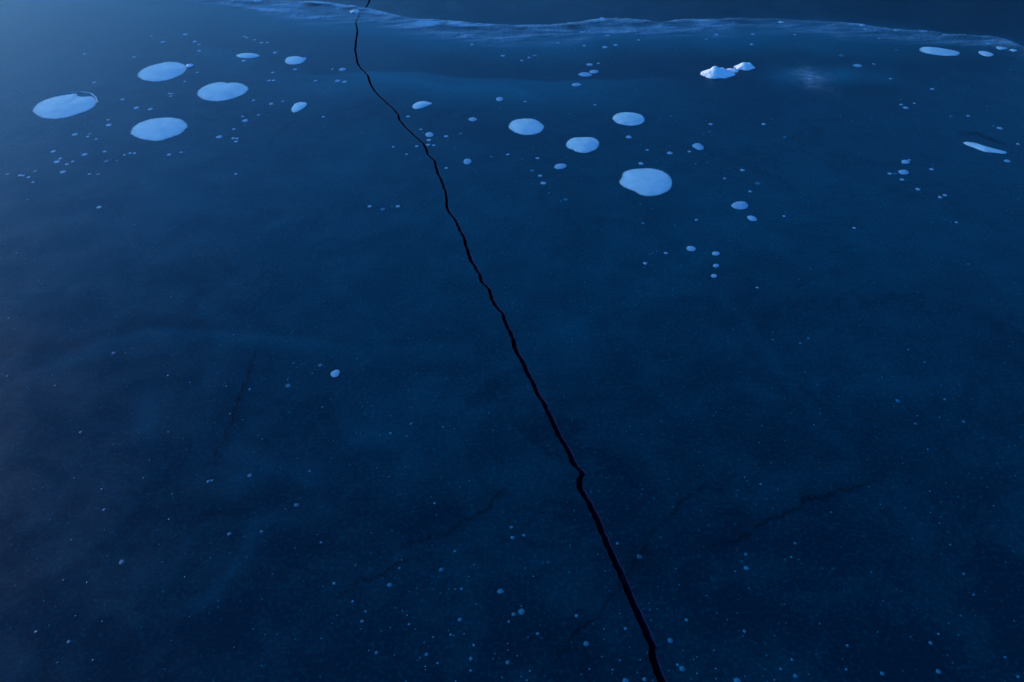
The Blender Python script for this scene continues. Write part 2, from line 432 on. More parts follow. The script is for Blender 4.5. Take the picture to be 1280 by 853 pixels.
# ------------------------------------------------------------------ frost ridge across the far ice
UP = [(235,-7),(290,-3),(345,0),(405,2),(425,5),(460,10),(490,17.5),(515,23),(562,26),(600,29),(640,31),(687,31),(725,27),(750,23),(785,23),(810,26),(825,28),
      (855,24),(890,24),(930,22.5),(967,24),(1022,27),(1050,28),(1078,30.5),(1102,35),(1125,37.5),(1158,38),(1181,42.6),(1214,44.5),(1238,45.7),(1256.5,49),(1280,58.6),(1320,74)]
LO = [(235,-5),(290,1),(325,10),(350,17.5),(365,20),(390,22.5),(420,23),(465,27.5),(510,37),(537,39),(575,44),(600,49),(650,52),(695,53),(725,48),(750,41),(787,38),
      (822,41),(860,39),(895,40),(935,36),(985,36),(1035,38),(1085,46),(1144,47),(1190,48),(1238,55),(1270,64),(1320,88)]
def build_ridge():
    xs = np.arange(236, 1318, 1.6)
    # smooth edges, in photograph columns, then laid out on the ice
    u = np.interp(xs, [p[0] for p in UP], [p[1] for p in UP]) + .9 * n1(xs, .06, 3) + .5 * n1(xs, .25, 6)
    l = np.interp(xs, [p[0] for p in LO], [p[1] for p in LO]) + 2.2 * n1(xs, .03, 8) + 11
    ux, uy = ground(xs, u); lx, ly = ground(xs, l)
    o0 = (float(lx.mean()), float(ly.mean())); NR = 26
    V, D, F = [], [], []; n = len(xs)
    ts = np.linspace(0, 1, NR) ** 1.15
    for t_ in ts:
        X = ux + (lx - ux) * t_; Y = uy + (ly - uy) * t_
        prof = math.exp(-((t_ - .16) / .16) ** 2) + .35 * math.exp(-((t_ - .5) / .3) ** 2)
        edge = min(1, t_ / .05) * min(1, (1 - t_) / .1)
        for x, y, q in zip(X, Y, xs):
            h = .001 + edge * (.006 * prof + .004 * abs(mnoise.noise((x * 9, y * 24, 2))) + .003 * abs(mnoise.noise((x * 40, y * 60, 5))))
            V.append((float(x - o0[0]), float(y - o0[1]), h))
            big = mnoise.noise((x * 1.7, 0.3, 1)) * .35 + .95
            right = np.interp(q, [236, 300, 420, 600, 760, 900, 1050, 1280], [.4, .9, 1.0, .95, .85, .65, .48, .42])
            line = .9 * math.exp(-((t_ - .07 - .03 * mnoise.noise((x * 3, 5, 5))) / .07) ** 2) + .55 * math.exp(-((t_ - .62 - .2 * mnoise.noise((x * 1.5, 2, 9))) / .12) ** 2)
            puff = .75 + .9 * max(-.4, mnoise.noise((x * 3.2, y * 7.0, 11))) + .5 * mnoise.noise((x * 11, y * 26, 4))
            body = (1 - t_) ** .9 * min(1, t_ / .10) * puff
            D.append(float(max(0, min(1, right * big * (edge * .75 * line * (.6 + .9 * mnoise.noise((x * 5, y * 5, 2))) + 1.45 * body)))))
    for j in range(NR - 1):
        for i in range(n - 1): F.append((j * n + i, (j + 1) * n + i, (j + 1) * n + i + 1, j * n + i + 1))
    o = mesh_obj('frost_ridge', V, F, M_VEIL); o.location = (*o0, 0)
    a = o.data.attributes.new('cover', 'FLOAT', 'POINT'); a.data.foreach_set('value', np.array(D, dtype=np.float32))
    tag(o, 'wavy pale band of frost ridge lying across the far end of the dark ice', 'frost ridge')
build_ridge()

# ------------------------------------------------------------------ bubbles
def smooth_poly(P, n):
    """closed Catmull-Rom through P, n points evenly spaced"""
    P = np.array(P, float); m_ = len(P); out_ = []
    for i in range(m_):
        a, b, c, d = P[i - 1], P[i], P[(i + 1) % m_], P[(i + 2) % m_]
        for u in np.linspace(0, 1, 12, endpoint=False):
            out_.append(.5 * (2 * b + (c - a) * u + (2 * a - 5 * b + 4 * c - d) * u * u + (3 * b - a - 3 * c + d) * u ** 3))
    Q = np.array(out_); d = np.hypot(*np.diff(np.vstack([Q, Q[:1]]), axis=0).T); s = np.concatenate([[0], np.cumsum(d)])
    tt = np.linspace(0, s[-1], n, endpoint=False); Qx = np.append(Q[:, 0], Q[0, 0]); Qy = np.append(Q[:, 1], Q[0, 1])
    return np.stack([np.interp(tt, s, Qx), np.interp(tt, s, Qy)], 1)

def disc_object(name, outline, mat, dome, jag, rings=(1.02, .975, .94, .78, .55, .25), seed=0.0):
    """shallow dome of frozen gas whose rim dips just under the ice"""
    P = np.array(outline); c = P.mean(0); P = P - c; n = len(P)
    R = float(np.hypot(P[:, 0], P[:, 1]).mean()); V, F = [], []
    js = np.array([1 + jag * mnoise.noise((i / n * 40, seed, 1)) + jag * .6 * mnoise.noise((i / n * 110 if n > 60 else i, seed, 4)) for i in range(n)])
    js[-1] = (js[0] + js[-2]) / 2
    for k, r in enumerate(rings):
        z = .0004 if k == 0 else .0008 + dome * (1 - r * r)
        for i in range(n):
            q = P[i] * r * js[i]
            zz = z + (0 if k < 2 else dome * .22 * mnoise.noise((q[0] * 25 + seed, q[1] * 25, 2)))
            V.append((q[0], q[1], zz))
    V.append((0, 0, .0008 + dome))
    for k in range(len(rings) - 1):
        for i in range(n):
            j = (i + 1) % n; F.append((k * n + i, k * n + j, (k + 1) * n + j, (k + 1) * n + i))
    L = (len(rings) - 1) * n
    for i in range(n): F.append((L + i, L + (i + 1) % n, len(V) - 1))
    A = sum(P[i][0] * P[(i + 1) % n][1] - P[(i + 1) % n][0] * P[i][1] for i in range(n))
    if A < 0: F = [f[::-1] for f in F]
    o = mesh_obj(name, V, F, mat)
    at = o.data.attributes.new('thin', 'FLOAT', 'POINT'); small = R < .03
    at.data.foreach_set('value', np.array([(1.0, .40 if small else .34, .12 if small else .06)[k] if k < 3 else 0 for k in range(len(rings)) for i in range(n)] + [0], dtype=np.float32))
    o.location = (float(c[0]), float(c[1]), 0)
    return o

def traced(x0, y0, sc, pts):
    X, Y = ground([x0 + p[0] / sc for p in pts], [y0 + p[1] / sc for p in pts]); return np.stack([X, Y], 1)

R1 = (0, 40, 4.923); R2 = (220, 40, 4.923); R3 = (460, 90, 4.923); R4 = (660, 50, 4.267); R5 = (840, 40, 4.923)
R6 = (1040, 20, 5.333); R7 = (1040, 140, 5.333); R8 = (780, 200, 4.923)
BIG = [
 (R1, [(200,485),(230,445),(290,415),(370,393),(450,382),(474,382),(482,396),(520,400),(560,398),(585,408),(598,432),(580,462),(530,490),(460,515),(400,530),(330,538),(260,530),(225,512)],
  'leftmost large oval white bubble with a dark nick in its far edge', 0),
 (R1, [(845,270),(860,245),(900,220),(960,200),(1040,185),(1100,190),(1140,205),(1153,225),(1130,255),(1090,278),(1030,298),(960,308),(890,300),(858,285)],
  'large oval white bubble with a bright frost chip at its right tip', 0),
 (R1, [(803,625),(815,595),(850,565),(900,545),(960,533),(1030,528),(1090,533),(1130,548),(1155,578),(1140,605),(1100,635),(1040,655),(985,672),(920,670),(860,658),(820,640)],
  'nearest of the four large oval white bubbles at the upper left', 0),
 (R2, [(130,385),(145,355),(190,328),(240,314),(290,310),(315,316),(350,312),(400,318),(435,335),(447,352),(430,375),(390,398),(340,415),(270,428),(200,425),(155,410)],
  'rightmost of the four large oval white bubbles at the upper left', 0),
 (R3, [(865,340),(875,315),(900,298),(950,289),(1010,290),(1050,305),(1080,330),(1083,345),(1065,370),(1020,387),(960,389),(910,376),(875,355)],
  'smooth white oval bubble nearest the crack on its right side', 0),
 (R4, [(203,560),(215,538),(245,523),(300,520),(350,523),(375,540),(380,560),(368,580),(335,598),(295,605),(255,597),(240,588),(212,578)],
  'lumpy white bubble in the middle of the group right of the crack', 0),
 (R4, [(450,418),(462,402),(490,390),(540,387),(590,395),(615,410),(622,430),(605,448),(570,457),(530,458),(480,448),(458,432)],
  'farthest of the big white bubbles right of the crack, directly beyond the biggest one', 0),
 (R4, [(487,757),(500,735),(508,710),(540,695),(600,687),(660,687),(715,700),(750,722),(768,750),(765,785),(745,808),(700,828),(650,835),(600,828),(570,810),(530,795),(500,778)],
  'biggest round white bubble right of the crack, with an uneven left rim', 0),
 (R3, [(273,218),(285,198),(315,184),(350,181),(372,186),(395,195),(365,210),(330,225),(290,230)], 'small teardrop shaped white bubble with its point to the right, just right of the crack', 0),
 (R2, [(710,485),(715,465),(735,442),(765,433),(800,436),(806,450),(785,472),(755,490),(725,498)], 'small pear shaped white bubble leaning to the right, left of the crack', 0),
 (R2, [(670,180),(680,162),(705,153),(750,151),(785,160),(804,159),(795,178),(770,195),(725,203),(685,198)], 'small white bubble with a pointed tip at its upper right', 0),
 (R2, [(371,148),(390,137),(440,131),(490,136),(516,148),(490,160),(440,164),(390,159)], 'small flat oval white bubble at the upper left below a line of frost dots', 0),
 (R6, [(583,230),(590,215),(615,208),(680,210),(750,220),(830,236),(853,250),(840,264),(790,269),(720,265),(650,255),(600,243)], 'long flat white bubble just below the frost ridge at the upper right', 0),
 (R6, [(975,243),(990,235),(1030,238),(1065,250),(1078,262),(1055,272),(1020,270),(990,258)], 'small flat white bubble at the upper right corner below the frost ridge', 0),
 (R7, [(874,208),(895,201),(950,207),(1010,225),(1070,243),(1130,258),(1166,270),(1150,282),(1090,275),(1020,268),(950,243),(895,222)], 'long narrow white bubble slanting down at the right edge of the ice', 0),
 (R4, [(875,566),(890,553),(915,553),(937,570),(937,583),(920,590),(895,582)], 'small tilted oval bubble alone to the right of the big bubbles', 1),
 (R8, [(660,283),(680,264),(715,256),(750,262),(766,285),(755,300),(715,307),(680,300)], 'larger of two oval bubbles right of the biggest bubble, flat underneath', 1),
 (R8, [(757,352),(775,344),(805,351),(820,370),(805,378),(775,374)], 'smaller of the pair of tilted oval bubbles right of the biggest bubble', 1),
 (R8, [(384,548),(395,533),(425,534),(443,548),(432,562),(402,562)], 'small oval bubble left of the column of three dots in the middle right', 1),
 (R8, [(541,577),(553,566),(578,567),(590,578),(576,590),(550,588)], 'farthest dot in the upright column of three small bubbles', 1),
 (R8, [(547,652),(557,642),(578,643),(587,654),(572,663),(553,661)], 'middle dot in the upright column of three small bubbles', 1),
 (R8, [(534,714),(545,705),(565,706),(573,717),(560,727),(541,723)], 'nearest dot in the upright column of three small bubbles', 1),
 (R3, [(587,553),(596,538),(614,535),(632,541),(637,555),(625,568),(608,571),(593,566)], 'small nearly round white bubble standing alone right of the crack', 1),
 (R3, [(1146,585),(1158,571),(1190,565),(1218,570),(1224,582),(1205,596),(1170,601),(1150,594)], 'small oval bubble nearer than the lumpy white bubble', 1),
 (R3, [(787,168),(797,158),(820,156),(834,167),(820,180),(797,180)], 'small flat bubble beyond the smooth white oval bubble right of the crack', 1),
 (R3, [(352,387),(362,375),(385,372),(404,386),(392,401),(364,400)], 'largest of the small bubbles clustered against the right side of the crack', 1),
 (R3, [(618,293),(630,283),(655,282),(672,294),(655,305),(632,304)], 'small flat oval bubble with dots above and below it, left of the smooth white oval', 1),
 (R4, [(268,185),(285,175),(320,175),(342,188),(325,197),(285,195)], 'largest of the flat oval dots in the little string under the frost ridge', 1),
 (R4, [(327,171),(340,162),(365,162),(378,171),(362,180),(338,180)], 'flat oval dot touching the right end of the largest dot under the frost ridge', 1),
 (R4, [(233,240),(245,232),(272,232),(286,241),(270,249),(243,249)], 'nearest flat oval dot of the little string under the frost ridge', 1),
 (R7, [(440,402),(452,390),(490,388),(514,403),(505,417),(465,418)], 'wide small bubble lying in the loose group at the right side of the ice', 1),
 (R7, [(461,334),(475,322),(505,324),(519,338),(505,347),(475,346)], 'small flat bubble at the far end of the loose group at the right side', 1),
 ((300,400,3.553), [(402,240),(412,229),(430,222),(444,228),(440,244),(430,254),(412,255)], 'brightest small bubble in the empty left half of the ice', 1),
]
def interp_ring(P, n): return smooth_poly(P, n)
first_big = None
for i, (reg, pts, label, small) in enumerate(BIG):
    P = traced(*reg, pts)
    n = 40 if small else 132
    P = smooth_poly(P, n)
    sz = float(np.ptp(P[:, 0]))
    o = disc_object('ice_bubble', P, M_MID if small else M_BUB, min(.004, sz * .03), .02 if small else .018, seed=i * 3.7)
    tag(o, label, 'ice bubble', 'frozen gas bubbles in the ice')
    if i == 0: first_big = o
# pale broken rim left over the nick of the leftmost bubble
rim_px = [(330,398),(380,384),(440,374),(500,370),(560,378),(592,404),(603,432)]
T, X, Y, nx_, ny_ = strip([(a / 4.923, 40 + b / 4.923) for a, b in rim_px], 0, 0, 8, 0)
V, F = [], []
for k, (r, z) in enumerate(((-1, .0004), (0, .0022), (1, .0004))):
    for x, y, a, b, tt in zip(X, Y, nx_, ny_, T):
        hw = .0045 * math.sin(math.pi * min(1, max(0, tt))) ** .5 + .0004
        V.append((float(x + a * r * hw - first_big.location.x), float(y + b * r * hw - first_big.location.y), z))
n = len(T)
for k in range(2):
    for i in range(n - 1): F.append((k * n + i, k * n + i + 1, (k + 1) * n + i + 1, (k + 1) * n + i)[::-1])
mesh_obj('rim', V, F, M_MID, first_big)

# small bubbles: (x, y, width) in the enlarged views above, one list per view
SM = [
 (R3, '247,275,28 817,223,20 967,183,22 505,148,18 625,238,12 652,272,14 642,315,16 631,325,12 727,278,12 567,348,12 566,361,10 571,380,28 326,354,22 337,374,20 375,420,34 370,449,28 405,452,26 300,458,26 290,368,16 480,397,32 492,421,20 425,410,16 527,413,10 238,507,22 325,538,16 366,606,16 482,592,26 155,462,22 92,458,14 112,458,14 535,465,18 558,497,12 657,495,14 760,524,24 861,509,26 950,537,20 1043,532,30 1019,470,20 878,433,14 1011,608,32 1060,640,32 1078,685,42 1025,643,10 987,588,12 1113,745,20 1148,757,10 1168,758,14 1216,786,34 1190,796,20 10,828,28 90,846,38 150,828,20 185,828,32 112,794,12 600,802,14 864,764,14 1268,80,28 1210,78,14 1241,261,18 1245,341,12 1051,139,10 900,103,12 1028,279,16 880,243,12 20,145,20'),
 (R4, '160,17,22 300,31,24 254,51,24 410,39,34 468,28,28 715,40,16 790,54,14 900,34,12 1192,24,24 8,95,18 328,132,42 376,126,20 451,126,16 751,122,14 578,262,16 420,282,14 357,347,20 322,394,10 195,238,14 658,160,12 660,207,16 538,519,36 601,557,16 636,588,22 757,566,16 756,604,34 708,411,14 708,427,14 762,408,18 793,432,14 603,660,32 685,649,16 742,656,12 861,596,24 951,431,16 974,450,28 1257,450,26 946,613,10 957,654,16 895,662,18 1012,640,12 1143,695,30 1049,740,20 1072,686,12 1050,710,12 1226,766,40 1185,809,22 287,740,14 970,490,20 937,503,14'),
 (R5, '275,17,24 210,46,18 498,15,30 68,88,12 26,112,14 755,18,22 1041,146,44 1142,208,60 1241,198,22 615,539,18 694,648,28 1038,521,20 1113,550,14 1232,535,18 532,436,12 946,470,14 990,470,12'),
 (R6, '430,229,34 1188,358,24 1135,348,14 1228,413,16 390,419,26 748,421,16 668,488,34 740,468,20 887,499,20 915,471,16 420,316,16 460,558,20 461,592,30 492,613,44 549,583,24 580,597,14 554,517,14 762,647,18 793,669,34 908,667,26 712,630,14 1035,605,20 1270,605,16 1075,734,30 1118,749,46 1272,738,20 267,686,20 351,715,16 138,702,18 60,671,20 315,150,24 840,628,16'),
 (R7, '1240,215,30 1168,328,50 1055,287,20 516,321,24 385,412,34 420,413,34 467,452,34 573,516,38 663,383,34 676,352,22 673,366,18 759,346,14 720,569,32 752,556,34 520,470,12 526,487,14 518,519,12 148,774,26 830,737,24 790,740,14 1243,580,18 1258,494,12'),
 (R8, '102,272,18 172,299,16 118,391,28 191,384,12 317,405,20 446,370,24 381,410,14 503,424,12 518,445,14 985,347,22 905,343,14 388,530,12 447,500,12 260,542,16 258,574,28 203,563,20 163,581,18 178,575,18 129,637,28 127,662,20 250,682,14 820,787,22 1078,735,16 1151,671,12 468,768,14 415,795,12 452,795,12 452,812,12 302,800,14 310,762,10 118,714,10 940,602,14'),
 (R1, '1043,183,14 1042,380,24 1060,382,22 1050,397,24 840,468,38 850,437,20 755,417,30 925,476,32 965,474,20 820,487,16 800,512,14 665,542,24 670,574,40 580,546,16 460,632,38 555,628,32 540,645,26 592,660,24 327,736,34 350,800,42 370,780,28 411,815,28 448,798,22 520,755,42 500,745,20 655,797,34 683,789,18 645,737,28 800,747,24 828,747,24 765,758,22 1041,756,32 1104,745,20 1136,742,18 1187,728,16 720,793,22 97,365,16 115,375,18 1141,16,38 1198,61,30 1226,79,26 1227,117,30 1110,137,14 1133,152,16 1182,136,14 1051,85,18 1003,62,34 931,27,22 928,112,14 828,155,26 1137,306,22 1215,250,22 580,312,28 600,355,16 520,136,28 730,255,14 740,215,10 510,600,14 530,572,18 600,590,12 480,600,20 230,735,12 270,575,14'),
 (R2, '420,28,24 438,36,24 410,20,16 485,50,22 500,55,18 527,67,32 561,67,22 609,128,30 416,178,32 345,115,20 732,231,30 720,264,18 596,250,24 637,258,14 572,300,30 600,299,28 665,312,16 858,238,20 912,234,18 880,237,10 962,230,22 1024,231,48 860,301,28 995,301,40 1038,307,34 478,421,24 658,427,22 618,430,18 585,443,32 488,450,20 540,448,18 508,512,24 425,546,40 410,521,22 428,574,20 357,599,26 265,647,42 352,655,26 374,656,26 370,675,28 907,523,24 922,577,20 895,573,14 906,592,16 924,614,20 973,563,16 987,492,10 1149,619,20 1020,434,18 1108,500,14 1245,305,14 1200,391,18 1268,705,18 527,727,20 437,763,14 307,712,12 30,742,22 52,742,22 1180,443,12 915,367,16 130,250,22'),
 ((500,0,4.0), '360,223,22 535,249,16 515,280,28 495,257,12 567,274,12 646,289,22 609,304,20 791,216,22 281,218,12 85,210,10 150,198,10 571,442,12 695,472,14'),
 ((760,0,4.0), '153,201,20 178,204,12 240,200,14 543,174,26 491,197,18 650,176,14 686,208,12'),
 ((0,200,4.0), '495,237,28 38,72,26 177,57,26 100,78,22 118,79,18 143,87,22 165,112,18 125,113,16 314,61,32 447,71,20 492,72,26 1180,71,18 1118,88,12 1060,100,10 660,293,14 674,324,14 685,418,10 868,342,8 530,226,12 322,490,8 45,792,16 85,465,12 855,683,14 440,697,12 140,198,16'),
 ((0,400,4.0), '568,166,22 628,165,12 260,279,12 277,328,14 1170,74,16 1027,69,8 841,278,16 952,314,16 1133,331,16 1249,348,18 1152,469,16 1037,514,12 849,515,8 842,562,14 678,619,10 749,701,12 404,562,18 1042,807,20 1062,804,12 1250,779,28 718,790,14 372,791,14 38,280,14 1214,500,12 1085,568,12 660,470,12'),
 ((0,600,3.372), '878,8,16 894,3,16 429,39,14 439,126,16 713,166,14 967,228,20 512,347,24 779,409,12 319,573,12 431,597,14 723,676,10 988,706,10 800,576,10 152,640,16 290,683,18 243,770,14 268,422,12 367,432,14 178,33,12 628,61,10 726,58,12 392,760,14 302,253,12'),
 ((300,400,3.553), '357,202,22 214,293,26 214,264,14 44,309,14 669,504,16 743,517,14 953,484,12 903,476,14 883,672,8 864,815,16 310,672,16 251,823,26 267,793,10 206,95,10 970,327,8 368,387,14 534,508,10 322,236,12 239,192,12 520,174,12 784,238,12 761,461,16 1125,491,12 1020,716,12 663,696,12 202,840,10 100,530,12 180,662,8'),
 ((300,600,3.371), '91,218,16 555,222,12 342,264,14 232,287,10 848,379,24 630,443,24 1097,470,31 672,372,14 683,338,12 397,437,18 488,361,12 555,376,8 411,571,12 389,606,10 475,513,14 530,555,14 515,596,18 510,628,10 745,478,8 714,471,10 809,437,10 934,460,14 908,461,12 882,461,10 988,358,12 965,407,12 906,301,14 926,590,20 705,571,12 712,609,14 575,728,16 544,720,12 786,736,18 759,750,12 782,787,12 782,800,10 833,773,14 777,686,12 985,697,14 889,653,16 902,656,12 973,754,18 972,804,14 1133,598,14 1129,690,12 1130,718,12 1128,770,20 910,848,14 634,622,10 815,663,14 945,650,12 880,635,10 657,540,10 685,552,10 1075,733,10'),
 ((600,600,3.371), '133,200,18 137,244,22 185,234,16 580,269,16 671,323,25 226,407,12 451,484,8 175,556,31 142,567,22 123,597,14 175,532,12 243,649,18 157,741,12 211,806,14 407,573,18 447,691,27 524,630,12 524,673,10 514,746,12 590,761,14 462,798,14 559,800,14 556,815,10 613,848,30 613,627,18 721,593,12 687,544,8 870,591,16 802,677,27 631,706,10 676,758,12 693,841,20 852,796,29 833,780,16 916,747,12 902,757,12 915,816,14 987,719,12 994,796,14 996,838,12 1084,848,34 1114,638,16 1120,314,16 1122,372,26 1076,386,14 1043,590,10 547,467,10 796,803,10 856,720,12 590,563,10 728,845,12 198,845,14'),
 ((900,540,2.726), '85,155,10 139,178,12 709,59,8 623,107,8 507,187,10 547,247,10 631,260,8 748,311,10 716,202,10 933,252,10 1007,150,8 256,380,12 243,427,12 349,465,8 245,776,12 207,808,12 257,832,18 553,824,18 744,817,20 718,720,16 745,689,12 340,654,10 865,555,12 831,484,12 972,768,12 434,728,12 820,627,10 380,274,10 186,846,10 148,832,8 785,385,12 1016,835,14 430,810,12'),
 ((900,300,2.842), '189,355,12 188,328,10 286,368,12 314,350,12 302,470,10 55,246,8 632,572,20 644,562,8 618,591,8 866,646,14 701,625,10 695,653,12 739,745,12 650,794,8 357,617,10 334,657,10 422,556,10 577,489,10 347,516,10 186,526,10 88,844,10 799,567,12 882,86,12 133,171,12 781,631,10 670,390,12 727,435,12 323,103,10'),
]
pts = []
for (x0, y0, sc), s in SM:
    for q in s.split():
        a, b, wd = map(float, q.split(',')); pts.append((x0 + a / sc, y0 + b / sc, wd / sc))
pts.sort(key=lambda p: -p[2])
NSMALL = 262
small_pts, rest_pts = pts[:NSMALL], pts[NSMALL:]

CL = [(75,200,'in the scattered dots nearer than the leftmost large bubble'), (10,225,'at the left edge beyond the open dark ice'),
 (165,135,"between the leftmost and the nearest large oval bubble"), (210,190,'just nearer than the nearest large oval bubble at the upper left'),
 (240,58,"beyond the large bubble that has a frost chip"), (318,50,"in the short dotted line near the frost ridge's left end"),
 (305,75,'around the small flat oval bubble at the upper left'), (348,96,'under the small white bubble with a pointed tip'),
 (415,90,'in the dotted row left of the bend in the black crack'), (425,100,"in the bright dots left of the crack, under the row"),
 (340,128,'in the faint row right of the rightmost large oval bubble'), (300,160,'in the loose dots below the rightmost large oval bubble'),
 (405,155,'in the little cluster below the pear shaped bubble'), (120,90,'between the leftmost large bubble and the one with a frost chip'),
 (460,130,'close along the left side of the crack below its bend'), (500,200,'left of the crack where the dots crowd against it'),
 (535,178,'crowded against the right side of the crack'), (560,175,'in the dots a little right of those crowding the crack'),
 (592,150,'around the small flat oval bubble left of the smooth white oval'), (560,205,'between the crack and the small nearly round bubble'),
 (480,260,'in the short row of dots left of the crack'), (640,128,'beyond the smooth white oval bubble right of the crack'),
 (640,196,'just nearer than the smooth white oval bubble'), (678,220,'in the slanting string of dots left of the biggest bubble'),
 (700,246,'at the lower end of the slanting string of dots'), (530,62,'just below the frost ridge right of the crack'), (640,70,'below the sagging middle of the frost ridge'),
 (750,57,'in the row of dots right under the frost ridge'), (738,85,'in the little string of flat dots under the frost ridge'), (750,120,'on the cloudy ice beyond the farthest big bubble'),
 (825,60,'below the frost ridge, beyond and left of the bright ice lump'), (890,48,'between the frost ridge and the bright ice lump'),
 (830,148,'just right of the farthest big bubble right of the crack'), (790,182,'between the farthest and the biggest white bubble'), (835,195,'right of and beyond the biggest white bubble'),
 (885,158,'beyond the small tilted oval bubble'), (880,205,'nearer than the small tilted oval bubble'), (940,220,'beyond the pair of oval bubbles right of the biggest one'),
 (960,160,'on the open ice nearer than the bright ice lump'), (1055,145,'on the open ice nearer than the frosted patch'), (1075,75,'beyond and right of the frosted patch'),
 (815,275,'just nearer than the biggest white bubble'), (865,280,'between the biggest bubble and the column of three dots'), (820,320,"in the dots left of the column of three bubbles"),
 (870,362,'nearer than the column of three dots'), (970,280,'right of the pair of oval bubbles'), (1130,60,'left of the long flat bubble at the upper right'),
 (1170,110,"nearer than the long flat bubble at the upper right"), (1260,90,'at the right edge under the small flat corner bubble'), (1130,132,'in the short row in the upper right open ice'),
 (1190,143,'left of the narrow slanting bubble at the right edge'), (1250,160,'just beyond the narrow slanting bubble at the right edge'), (1260,205,'just nearer than the narrow slanting bubble at the right edge'),
 (1118,215,'in the loose group at the right side of the ice'), (1165,210,'right of the loose group at the right side of the ice'), (1180,246,'in the pair nearer than the loose group at the right side'),
 (1190,278,"in the open right hand ice"), (125,258,'alone in the dark ice at the left'), (290,220,'in the dark ice below the four large ovals'),
 (150,300,'in the plain dark ice of the left half'), (150,440,'on the pale arc in the left half of the ice'), (290,480,'around the steep hairline crack at the left'),
 (365,480,'around the brightest small bubble of the left half'), (490,540,'in the middle of the left half'), (290,600,'at the lower end of the steep hairline crack'),
 (130,640,'in the lower left ice'), (100,790,'in the bottom left corner of the ice'), (285,668,'right of the lower left ice, below the hairline crack'), (370,640,'below the middle of the left half'),
 (490,730,'below the short hairline crack left of centre'), (550,712,'in the line of blue dots left of the lower crack'), (640,670,'in the trio of dots left of the crack near the bottom'), (625,740,'at the blue dot with dots beneath it near the bottom'),
 (645,765,'in the close pair left of the lower end of the crack'), (570,810,'in the many fine dots at the bottom, left of centre'), (640,820,"in the bottom column of fine dots left of the crack"), (735,805,'just left of the lowest stretch of the crack'),
 (780,845,'touching the bottom edge beside the crack'), (795,690,'right of the crack near the bottom, where a hairline crosses'), (840,800,'just right of the lowest stretch of the crack'), (920,850,'at the bottom edge right of the crack'),
 (875,820,'between the crack and the bottom right dots'), (932,705,'in the small trio in the lower right ice'), (990,835,'at the bottom edge, right of centre'), (1100,840,'in the bottom right corner of the ice'), (1160,800,'in the faint dots above the bottom right corner'),
 (1010,430,'along the pale curved line in the right half'), (1122,500,'around the brightest dot of the right half'), (1160,540,'just nearer than the brightest dot of the right half'), (1200,600,'at the lower right edge of the ice'), (1050,600,'on the long hairline crack at the lower right'), (1000,690,'nearer than the long hairline crack at the lower right')]
groups = {}
for p in small_pts:
    c = min(range(len(CL)), key=lambda k: math.hypot((p[0] - CL[k][0]), 1.6 * (p[1] - CL[k][1]))); groups.setdefault(c, []).append(p)
protos = []
for k in range(10):
    n = 18; R = [1 + .24 * mnoise.noise((math.cos(2 * math.pi * i / n) * 1.3, math.sin(2 * math.pi * i / n) * 1.3, k * 5.0)) for i in range(n)]
    V, F = [], []
    for j, (r, z) in enumerate(((1.12, .06), (.82, .16), (.6, .26), (.35, .38))):
        for i in range(n):
            a = 2 * math.pi * i / n; V.append((math.cos(a) * r * R[i], math.sin(a) * r * R[i], z))
    V.append((0, 0, .42))
    for j in range(3):
        for i in range(n): F.append((j * n + i, j * n + (i + 1) % n, (j + 1) * n + (i + 1) % n, (j + 1) * n + i))
    for i in range(n): F.append((3 * n + i, 3 * n + (i + 1) % n, 4 * n))
    row = {}
    for nm, mt in (('mid', M_MID), ('low', M_LOW)):
        me = bpy.data.meshes.new('small_bubble'); me.from_pydata(V, [], F); me.materials.append(mt)
        me.polygons.foreach_set('use_smooth', [True] * len(me.polygons)); me.update(); row[nm] = me
        at = me.attributes.new('thin', 'FLOAT', 'POINT'); at.data.foreach_set('value', np.array([1.0] * n + [.25] * n + [0] * (2 * n + 1), dtype=np.float32))
    protos.append(row)

def radius_m(px, py, wpx):
    a, b = ground(px - .5, py); c, d = ground(px + .5, py); return float(math.hypot(c - a, d - b)) * wpx / 2

